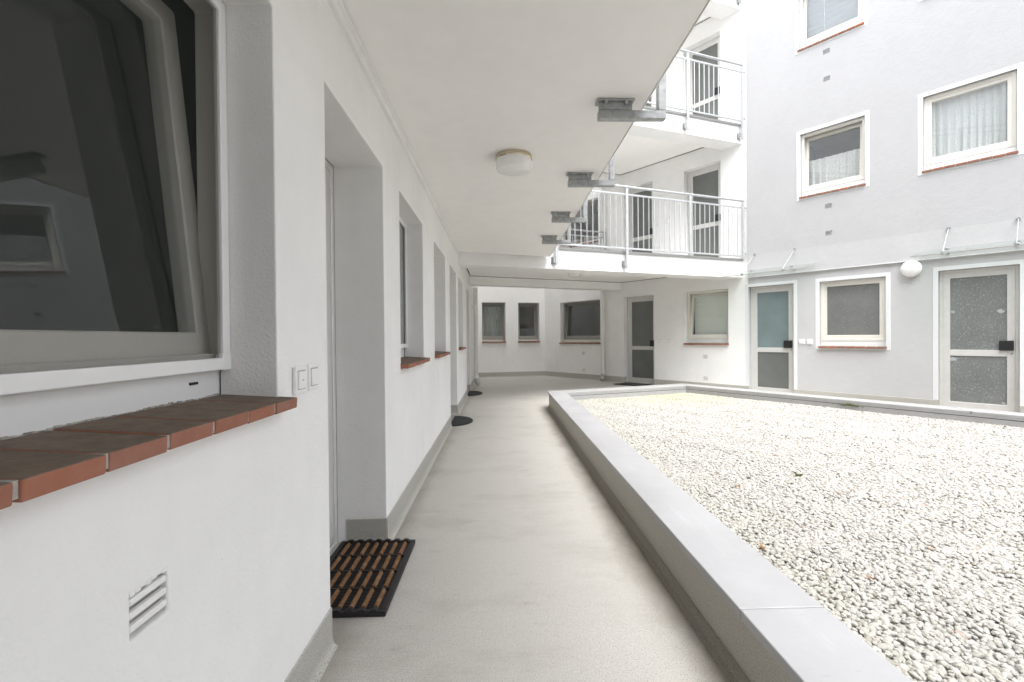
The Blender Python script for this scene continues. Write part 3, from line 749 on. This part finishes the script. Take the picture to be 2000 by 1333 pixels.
# gravel
gz = .128
MB().prism([rel(p) for p in (Vector((1.0,-4)), Vector((8.6,-4)), Ci+rd*.0, Bi+rd*.02, Ai)] if False else [rel(Vector((1.0,-4))), rel(Ci+rn*.02), rel(Bi+rn*.02), rel(Ai+Vector((-.03,.03)))], .0, gz-.004).build('gravel_bedding', 'bedding', pw)
def inside(p):
    if p.x < 1.052: return False
    n = Vector((fd.y, -fd.x))
    fdir = (Bi-Ai).normalized(); nn = Vector((fdir.y, -fdir.x))
    if (p-Ai).dot(nn) < .012: return False
    return (p-Bi).dot(-rn) > .012
pts = []; sp = .0162
y = -.2
rg = random.Random(3)
while y < 8:
    x = 1.04; xmax = 1.32*max(y, 0)+1.6
    while x < min(xmax, 9):
        p = Vector((x+rg.uniform(-.0075, .0075), y+rg.uniform(-.0075, .0075)))
        if inside(p):
            und = .006*math.sin(p.x*3.1+1)*math.sin(p.y*2.3)+.004*math.sin(p.x*9+p.y*7)
            pts.append((p.x, p.y, gz+und+rg.uniform(-.003, .007)))
        x += sp
    y += sp
gm = bpy.data.meshes.new('gravel'); gm.from_pydata(pts, [], []); gm.materials.append(M['pebble'])
gv = bpy.data.objects.new('gravel', gm); col.objects.link(gv)
stuff(gv); gv['label'] = 'white rounded marble pebbles filling the raised bed'; gv['category'] = 'gravel'
ng = bpy.data.node_groups.new('pebbles', 'GeometryNodeTree')
ng.interface.new_socket('Geometry', in_out='INPUT', socket_type='NodeSocketGeometry'); ng.interface.new_socket('Geometry', in_out='OUTPUT', socket_type='NodeSocketGeometry')
gi = ng.nodes.new('NodeGroupInput'); go = ng.nodes.new('NodeGroupOutput')
jn = ng.nodes.new('GeometryNodeJoinGeometry')
for k, s in enumerate([(.0150,.0118,.0085), (.0135,.0125,.0090), (.0165,.0110,.0080), (.0125,.0105,.0095), (.0180,.0125,.0085), (.0115,.0098,.0078), (.0142,.0104,.0070)]):
    ic = ng.nodes.new('GeometryNodeMeshIcoSphere'); ic.inputs['Radius'].default_value = 1; ic.inputs['Subdivisions'].default_value = 3
    nz = ng.nodes.new('ShaderNodeTexNoise'); nz.inputs['Scale'].default_value = 1.15; nz.inputs['Detail'].default_value = 1.5
    ps = ng.nodes.new('GeometryNodeInputPosition'); va = ng.nodes.new('ShaderNodeVectorMath'); va.operation = 'ADD'; va.inputs[1].default_value = (k*7.3, k*3.1, k)
    ng.links.new(ps.outputs[0], va.inputs[0]); ng.links.new(va.outputs[0], nz.inputs['Vector'])
    sb = ng.nodes.new('ShaderNodeVectorMath'); sb.operation = 'SUBTRACT'; sb.inputs[1].default_value = (.5, .5, .5)
    sc_ = ng.nodes.new('ShaderNodeVectorMath'); sc_.operation = 'SCALE'; sc_.inputs['Scale'].default_value = .95
    ng.links.new(nz.outputs[1], sb.inputs[0]); ng.links.new(sb.outputs[0], sc_.inputs[0])
    sp_ = ng.nodes.new('GeometryNodeSetPosition'); ng.links.new(ic.outputs[0], sp_.inputs['Geometry']); ng.links.new(sc_.outputs[0], sp_.inputs['Offset'])
    tf = ng.nodes.new('GeometryNodeTransform'); tf.inputs['Scale'].default_value = tuple(c*.82 for c in s); ng.links.new(sp_.outputs[0], tf.inputs['Geometry'])
    ss = ng.nodes.new('GeometryNodeSetShadeSmooth'); ng.links.new(tf.outputs[0], ss.inputs[0])
    sm = ng.nodes.new('GeometryNodeSetMaterial'); sm.inputs['Material'].default_value = M['pebble']; ng.links.new(ss.outputs[0], sm.inputs[0])
    gti = ng.nodes.new('GeometryNodeGeometryToInstance'); ng.links.new(sm.outputs[0], gti.inputs[0]); ng.links.new(gti.outputs[0], jn.inputs[0])
iop = ng.nodes.new('GeometryNodeInstanceOnPoints'); iop.inputs['Pick Instance'].default_value = True
ri = ng.nodes.new('FunctionNodeRandomValue'); ri.data_type = 'INT'; ri.inputs['Min'].default_value = 0
[i for i in ri.inputs if i.name == 'Max' and i.type == 'INT'][0].default_value = 6
[i for i in ri.inputs if i.name == 'Min' and i.type == 'INT'][0].default_value = 0
rr = ng.nodes.new('FunctionNodeRandomValue'); rr.data_type = 'FLOAT_VECTOR'
[i for i in rr.inputs if i.name == 'Min' and i.type == 'VECTOR'][0].default_value = (-.55, -.55, 0)
[i for i in rr.inputs if i.name == 'Max' and i.type == 'VECTOR'][0].default_value = (.55, .55, 6.283)
rs = ng.nodes.new('FunctionNodeRandomValue'); rs.data_type = 'FLOAT'
[i for i in rs.inputs if i.name == 'Min' and i.type == 'VALUE'][0].default_value = .65
[i for i in rs.inputs if i.name == 'Max' and i.type == 'VALUE'][0].default_value = 1.4
ng.links.new(gi.outputs[0], iop.inputs['Points']); ng.links.new(jn.outputs[0], iop.inputs['Instance'])
ng.links.new([o for o in ri.outputs if o.type == 'INT'][0], iop.inputs['Instance Index'])
ng.links.new([o for o in rr.outputs if o.type == 'VECTOR'][0], iop.inputs['Rotation'])
ng.links.new([o for o in rs.outputs if o.type == 'VALUE'][0], iop.inputs['Scale'])
ng.links.new(iop.outputs[0], go.inputs[0])
md = gv.modifiers.new('pebbles', 'NODES'); md.node_group = ng
print('pebbles', len(pts))

# ================================================================== FITTINGS
def ceiling_lamp(loc, r, label):
    t = thing('ceiling_lamp', label, 'lamp', loc, 0, 'round ceiling lamps')
    MB().lathe([(0,0),(r*1.0,0),(r*1.02,-.008),(r*1.02,-.028),(r*.96,-.034),(r*.96,-.02)], 48).build('brass_ring', 'brass', t, smooth=True)
    MB().lathe([(r*.95,-.022),(r*.97,-.03),(r*.97,-.088),(r*.93,-.102),(r*.8,-.109),(0,-.111)], 48).build('shade', 'opal', t, smooth=True)
ceiling_lamp((.113, 3.33, ZC), .132, 'round opal ceiling lamp with brass ring over the left walkway')
ceiling_lamp((1.52, 9.19, ZC), .12, 'round ceiling lamp under the cross gallery, seen edge on')
t = thing('wall_lamp', 'round white bulkhead lamp on the grey wall beside the right door', 'lamp', fac(2.33, 0, 2.155), FRZ)
MB().lathe([(0,-.001),(.118,-.001),(.118,-.03),(.11,-.03)], 40, axis='y').build('back_plate', 'frame_white', t, smooth=True)
MB().lathe([(.127,-.03),(.130,-.042),(.122,-.066),(.095,-.088),(.05,-.10),(0,-.104)], 40, axis='y').build('shade', 'opal', t, smooth=True)

def switch(loc, rz, label, group, lens=False, s=.043, near=False):
    t = thing('light_switch', label, 'switch', loc, rz, group)
    MB().ring(-s, s, -s, s, .013, -.012, -.001).build('surround', 'frame_white', t, bevel=.003, seg=2)
    MB().box(-s+.0125, s-.0125, -.010, -.002, -s+.0125, s-.0125).build('base', 'lip', t)
    MB().box(-s+.0155, s-.0155, -.0155, -.006, -s+.0155, s-.0155).build('rocker', 'frame_white', t, bevel=.002, seg=2)
    if lens: MB().box(-.006, .006, -.0165, -.0145, -.0015, .0015).build('indicator', 'galv', t)
switch((LW, 1.452, 1.018), R(90), 'white rocker switch with small indicator beside the near brick sill', 'wall switches', True)
switch((LW, 1.550, 1.020), R(90), 'white rocker switch next to the near doorway, right of the pair', 'wall switches')
for s, z, lab in [(-2.058, 1.035, 'white switch just right of the glazed door at the walkway end'), (-1.819, 1.035, 'white switch nearer the window right of the walkway-end door'),
                  (.831, 1.019, 'white switch beside the teal glazed door, left of its pair'), (.952, 1.019, 'white switch beside the grey wall window, right of its pair'),
                  (-2.09, 3.72, 'white switch on the lower gallery right of its left door'), (-1.86, 3.73, 'white switch on the lower gallery, midway between its two doors'),
                  (-.487, 3.70, 'white box on the lower gallery wall right of its right door'), (-.487, 6.37, 'white box on the upper gallery wall behind the railing')]:
    p = fac(s, 0, z); switch(p, FRZ, lab, 'wall switches', s=.047)

def canopy(s0, label):
    t = thing('glass_canopy', label, 'canopy', fac(s0, -UP, 2.40), FRZ, 'glass door canopies')
    w = 1.38; q = MB(); sl = .155
    q.add([(0,-.02,0),(w,-.02,0),(w,-.70,-sl),(0,-.70,-sl),(0,-.02,.013),(w,-.02,.013),(w,-.70,-sl+.013),(0,-.70,-sl+.013)],
          [(0,1,2,3),(7,6,5,4),(0,4,5,1),(1,5,6,2),(2,6,7,3),(3,7,4,0)])
    q.build('glass_panel', 'canopy_glass', t)
    MB().add([(0,-.70,-sl+.001),(w,-.70,-sl+.001),(w,-.703,-sl+.001),(0,-.703,-sl+.001),(0,-.70,-sl+.012),(w,-.70,-sl+.012),(w,-.703,-sl+.012),(0,-.703,-sl+.012)],
             [(0,3,2,1),(4,5,6,7),(0,1,5,4),(1,2,6,5),(2,3,7,6),(3,0,4,7)]).build('polished_edge', 'frame_grey', t)
    for x in (.33, 1.02):
        zz = -sl*(.58-.02)/.68
        MB().tube((x, 0, .31), (x, -.58, zz+.03), .006, 8).build('tie_rod', 'galv_light', t)
        MB().lathe([(0,-.03),(.018,-.03),(.022,-.012),(.022,0)], 16, (x, 0, .31), 'y').build('wall_anchor', 'galv', t, smooth=True)
        MB().lathe([(0,.03),(.024,.026),(.026,.014),(.012,.013),(.012,-.012),(.026,-.013),(.024,-.03),(0,-.034)], 16, (x, -.58, zz+.006)).build('clamp_disc', 'galv_light', t, smooth=True)
        z2 = -sl*(.16-.02)/.68
        MB().lathe([(0,.026),(.024,.022),(.026,.014),(.010,.013),(.010,-.012),(.026,-.013),(.024,-.04),(0,-.044)], 16, (x, -.16, z2+.006)).build('clamp_disc', 'galv', t, smooth=True)
        MB().tube((x, 0, z2-.03), (x, -.16, z2-.03), .011, 8).build('support_arm', 'galv', t)
canopy(-.30, 'glass canopy on thin rods over the teal glazed door')
canopy(2.42, 'glass canopy on thin rods over the right-hand door')

def downpipe(loc, rz, z1, label, elbow, zs=.24):
    t = thing('downpipe', label, 'downpipe', loc, rz, 'white downpipes')
    MB().tube((0,0,zs), (0,0,z1), .052, 20).build('pipe', 'pvc', t, smooth=True)
    MB().lathe([(.052,zs-.02),(.066,zs-.02),(.066,zs+.03),(.060,zs+.04),(.052,zs+.04)], 20).build('collar', 'pvc', t, smooth=True)
    z = 1.0
    while z < min(z1, 7):
        mb = MB().lathe([(.053,z-.012),(.057,z-.012),(.057,z+.012),(.053,z+.012)], 20); mb.box(-.01, .01, .05, .12, z-.01, z+.01); mb.build('clamp', 'pvc', t); z += .85
    mb = MB(); pr = []
    dirx = elbow
    n = 6; ring = []
    for k in range(n+1):
        a = R(62)*k/n; rad = .16
        c = Vector((dirx[0]*rad*(1-math.cos(a)), dirx[1]*rad*(1-math.cos(a)), zs-.02-rad*math.sin(a)-.0))
        tn = Vector((dirx[0]*math.sin(a), dirx[1]*math.sin(a), -math.cos(a)))
        sd2 = Vector((-dirx[1], dirx[0], 0)); up = tn.cross(sd2)
        for j in range(16):
            b = 2*math.pi*j/16; mb.v.append(tuple(c+(sd2*math.cos(b)+up*math.sin(b))*(.055 if k else .06)))
    for k in range(n):
        for j in range(16): mb.f.append((k*16+j, k*16+(j+1)%16, (k+1)*16+(j+1)%16, (k+1)*16+j))
    mb.f.append(tuple(range(n*16+15, n*16-1, -1)))
    mb.v = [(a, b, max(c, .004)) for a, b, c in mb.v]
    mb.build('shoe', 'pvc_dirty', t, smooth=True)
downpipe((-.552, 10.42, 0), R(90), 2.285, 'white downpipe with bent shoe at the far end of the left wall', (math.sin(R(20))*-.3, -.95), zs=.23)
pp = fac(-3.62, .085); downpipe(pp, FRZ, TOP, 'tall white downpipe left of the glazed door at the walkway end', (.1, -.9), zs=.21)

# ------------------------------------------------------------------ mats
t = thing('doormat', 'black rubber doormat with brown coir brush strips at the near doorway', 'doormat', (-.885, 1.865, .002))
W_, L_ = .405, .665
mb = MB().prism([(0,0),(W_,0),(W_,L_),(0,L_)], 0, .012); mb.build('rubber_base', 'rubber', t, bevel=.003)
MB().prism([(0,0),(W_,0),(W_,.022),(0,.022)], .0125, .022).prism([(0,L_-.022),(W_,L_-.022),(W_,L_),(0,L_)], .0125, .022).prism([(0,.0225),(.024,.0225),(.024,L_-.0225),(0,L_-.0225)], .0125, .022).prism([(W_-.024,.0225),(W_,.0225),(W_,L_-.0225),(W_-.024,L_-.0225)], .0125, .022).build('rim', 'rubber', t, bevel=.002)
cols = 7; px = (W_-.05)/cols; rows = 4; py = (L_-.05)/rows
br = MB(); seg = 6; bl = py-.022; bw_ = px*.44
for k in range(seg+1):
    a = math.pi*k/seg; br.v += [(-math.cos(a)*bw_/2, -bl/2, .004+math.sin(a)*.012), (-math.cos(a)*bw_/2, bl/2, .004+math.sin(a)*.012)]
for k in range(seg): br.f.append((2*k, 2*k+2, 2*k+3, 2*k+1))
br.f += [tuple(range(0, 2*seg+2, 2)), tuple(range(2*seg+1, 0, -2))]
brm = br.mesh('brush_strip', bevel=.0015)
hump = MB().lathe([(0, .0), (.001, .0)], 6)
hm = MB()
for k in range(seg+1):
    a = math.pi*k/seg; hm.v += [(-math.cos(a)*px*.36, -.0105, .021+math.sin(a)*.009), (-math.cos(a)*px*.36, .0105, .021+math.sin(a)*.009)]
for k in range(seg): hm.f.append((2*k, 2*k+2, 2*k+3, 2*k+1))
hm.f += [tuple(range(0, 2*seg+2, 2)), tuple(range(2*seg+1, 0, -2))]
hmm = hm.mesh('rim_hump', smooth=False)
for c in range(cols):
    cx = .025+px*(c+.5)
    for r_ in range(rows): put('brush_strip', brm, 'coir', t, (cx+rnd.uniform(-.001,.001), .025+py*(r_+.5), .0125))
    for yy in (.0115, L_-.0115): put('rim_hump', hmm, 'rubber', t, (cx, yy, 0))
for r_ in range(1, rows):
    MB().box(.024, W_-.024, .025+py*r_-.005, .025+py*r_+.005, .0125, .024).build('cross_rib', 'rubber', t, bevel=.002)
nub = MB()
for c in range(cols):
    x0 = .025+px*(c+1)-px*.26; x1 = x0+px*.5
    if c == cols-1: continue
    k = .03
    while k < L_-.03: nub.box(x0, x1, k, k+.005, .0125, .019); k += .0105
stuff(nub.build('ridges', 'rubber', t))
def half_mat(cy, label, rx, ry):
    t = thing('doormat', label, 'doormat', (-.66, cy, .003), 0, 'half-round doormats')
    pts_ = [(rx*math.cos(a), ry*math.sin(a)) for a in [R(-90+180*k/28) for k in range(29)]]
    MB().prism(pts_, 0, .008).build('backing', 'rubber', t, bevel=.002)
    mb = MB(); x = -ry+.02
    while x < ry-.02:
        w = rx*math.sqrt(max(0, 1-(x/ry)**2))-.012
        if w > .02: mb.box(.002, w, x, x+.008, .008, .0135)
        x += .016
    stuff(mb.build('ribs', 'mat_grey', t))
half_mat(6.20, 'half-round dark ribbed doormat at the second doorway', .285, .36)
half_mat(9.24, 'smaller-looking half-round doormat at the farthest left doorway', .30, .40)
t = thing('doormat', 'flat black doormat before the glazed door at the walkway end', 'doormat', fac(-2.62, .30, .003), FRZ)
MB().box(-.36, .36, -.22, .30, 0, .010).build('backing', 'rubber', t, bevel=.004)
mb = MB(); x = -.34
while x < .33: mb.box(x, x+.012, -.205, .285, .010, .015); x += .022
stuff(mb.build('ribs', 'mat_grey', t))

# ------------------------------------------------------------------ curtains and blind
def folds(name, label, s0, s1, z0, z1, yoff, mat, scallop=0., nf=9, amp=.022, cat='curtain', frame=(FP, FRZ)):
    t = bpy.data.meshes.new(name); nx = 120; nz = 14; vs_ = []; fs_ = []
    rr_ = random.Random(int(abs(s0)*100)); ph = [rr_.uniform(.5, 1.6) for _ in range(nf+2)]
    for j in range(nz+1):
        for i in range(nx+1):
            u = i/nx; x = (s1-s0)*u; k = u*nf; f = ph[int(k) % len(ph)]*(1-(k % 1))+ph[(int(k)+1) % len(ph)]*(k % 1)
            yy = amp*f*math.sin(k*2*math.pi+.6*math.sin(k))+.006*math.sin(k*13)
            zb = z0+(scallop*abs(math.sin(u*math.pi*11)) if scallop else 0)
            z = zb+(z1-zb)*j/nz
            yy *= (1-.35*j/nz); vs_.append((x, yy, z-z0))
    for j in range(nz):
        for i in range(nx): a = j*(nx+1)+i; fs_.append((a, a+1, a+nx+2, a+nx+1))
    t.from_pydata(vs_, [], fs_)
    for p in t.polygons: p.use_smooth = True
    o = put(name, t, mat)
    org, rz = frame; lx = Vector((math.cos(rz), math.sin(rz), 0)); ly = Vector((-math.sin(rz), math.cos(rz), 0))
    o.location = org + lx*s0 + ly*yoff + Vector((0, 0, z0)); o.rotation_euler = (0, 0, rz)
    return tag(o, label, cat)
folds('net_curtain', 'full-height white net curtain in the large upper right window', 2.51, 3.40, ST+1.03, ST+2.07, .12, 'net', nf=11)
folds('lace_curtain', 'short scalloped white lace curtain in the tilted window above the vents', .86, 1.71, ST+1.09, ST+1.66, .20, 'lace', .045, 8, .016)
folds('net_curtain', 'grey net curtain in the leftmost window of the end wall', .19, .78, 1.08, 2.12, .34, 'curtain_grey', 0, 7, .012, frame=(B0, BRZ))
rb = tag(MB().box(0, .80, -.001, .001, 0, .95).build('roller_blind', 'blind_green'), 'pale grey-green roller blind behind the tilted window beside the teal door', 'blind')
rb.location = fac(-1.365, -.30, ZS+.13); rb.rotation_euler = (0, 0, FRZ)
t = thing('window_blind', 'white slatted blind in the topmost tilted window', 'blind', fac(.84, -.19, 2*ST+1.20), FRZ)
slm = MB().box(0, .84, -.001, .001, -.055, .055).mesh('slat')
for k in range(9): put('slat', slm, 'blind', t, (0, 0, .055+k*.098), (R(48), 0, 0))
MB().tube((.30, -.03, -.11), (.30, -.03, .9), .003, 6).build('pull_rod', 'frame_white', t)

# ------------------------------------------------------------------ leaf litter, weed, moss
def leaf_mesh(seed):
    r2 = random.Random(seed); mb = MB(); n = 12; L = 1.0
    vs_ = [(0, 0, .0)]
    for k in range(n):
        a = 2*math.pi*k/n; rad = (.55+.45*abs(math.cos(a)))*(1+.25*math.sin(3*a+seed))*(.9+.2*r2.random())
        vs_.append((rad*math.cos(a), rad*.6*math.sin(a), .28*math.sin(a*2+seed)+.1*r2.random()))
    mb.add(vs_, [(0, 1+k, 1+(k+1) % n) for k in range(n)])
    k0 = len(mb.v)
    mb.add([(.9, 0, .05), (1.5, .05, .15), (1.5, .1, .15), (.9, .05, .05)], [(0, 1, 2, 3)])
    me = mb.mesh('fallen_leaf'); return me
lm = [leaf_mesh(s) for s in range(4)]
for k, (x, y, lb) in enumerate([(1.561, 2.942, 'small dry leaf on the gravel, left of the green weed'), (1.226, 2.083, 'orange-brown leaf on the gravel close to the near coping'),
        (1.506, 1.801, 'curled brown leaf on the gravel, nearest the picture\'s lower edge'), (2.711, 3.41, 'small dry leaf on the gravel, right of the green weed'),
        (2.9, 5.2, 'tiny brown leaf in the middle of the gravel bed'), (2.75, 7.0, 'flat brown leaf on the mossy far corner of the gravel')]):
    s = rnd.uniform(.016, .024)
    o = put('fallen_leaf', lm[k % 4], 'leaf', None, (x, y, .152), (rnd.uniform(-.3,.3), rnd.uniform(-.3,.3), rnd.uniform(0, 6)))
    o.scale = (s, s, s)
    sol = None
    tag(o, lb, 'leaf', 'dry leaves on the gravel')
wd = thing('weed', 'tiny green weed sprouting from the white gravel', 'weed', (2.11, 3.157, .135))
mb = MB()
for k in range(14):
    a = rnd.uniform(0, 6.28); l = rnd.uniform(.025, .05); w = .006; d = Vector((math.cos(a), math.sin(a), 0)); s_ = Vector((-d.y, d.x, 0))
    mb.add([s_*w*.4, d*l*.5+s_*w+Vector((0,0,l*.6)), d*l+Vector((0,0,l*.55)), d*l*.5-s_*w+Vector((0,0,l*.6)), -s_*w*.4], [(0,1,2,3,4)])
mb.build('leaves', 'green', wd)
p = isect(Bi, rd, Vector((0, 0)), Vector((.705, .709)))
ms = MB(); rm = random.Random(5)
pm = Bi + rd*2.42
for k in range(160):
    q = pm + rd*rm.gauss(0, .06) - rn*rm.uniform(-.002, .016); s = rm.uniform(.004, .011); z = .195+rm.uniform(0, .03)*math.exp(-((q-pm).length/.08)**2)
    ms.add([(q.x-s,q.y,z),(q.x,q.y-s,z),(q.x+s,q.y,z),(q.x,q.y+s,z),(q.x,q.y,z+s),(q.x,q.y,z-s)], [(0,1,4),(1,2,4),(2,3,4),(3,0,4),(1,0,5),(2,1,5),(3,2,5),(0,3,5)])
mo = ms.build('moss', 'moss'); stuff(mo); mo['label'] = 'clump of moss on the inner edge of the right coping'; mo['category'] = 'moss'
scene.cycles.max_bounces = 12
scene.cycles.diffuse_bounces = 8
scene.cycles.transparent_max_bounces = 16
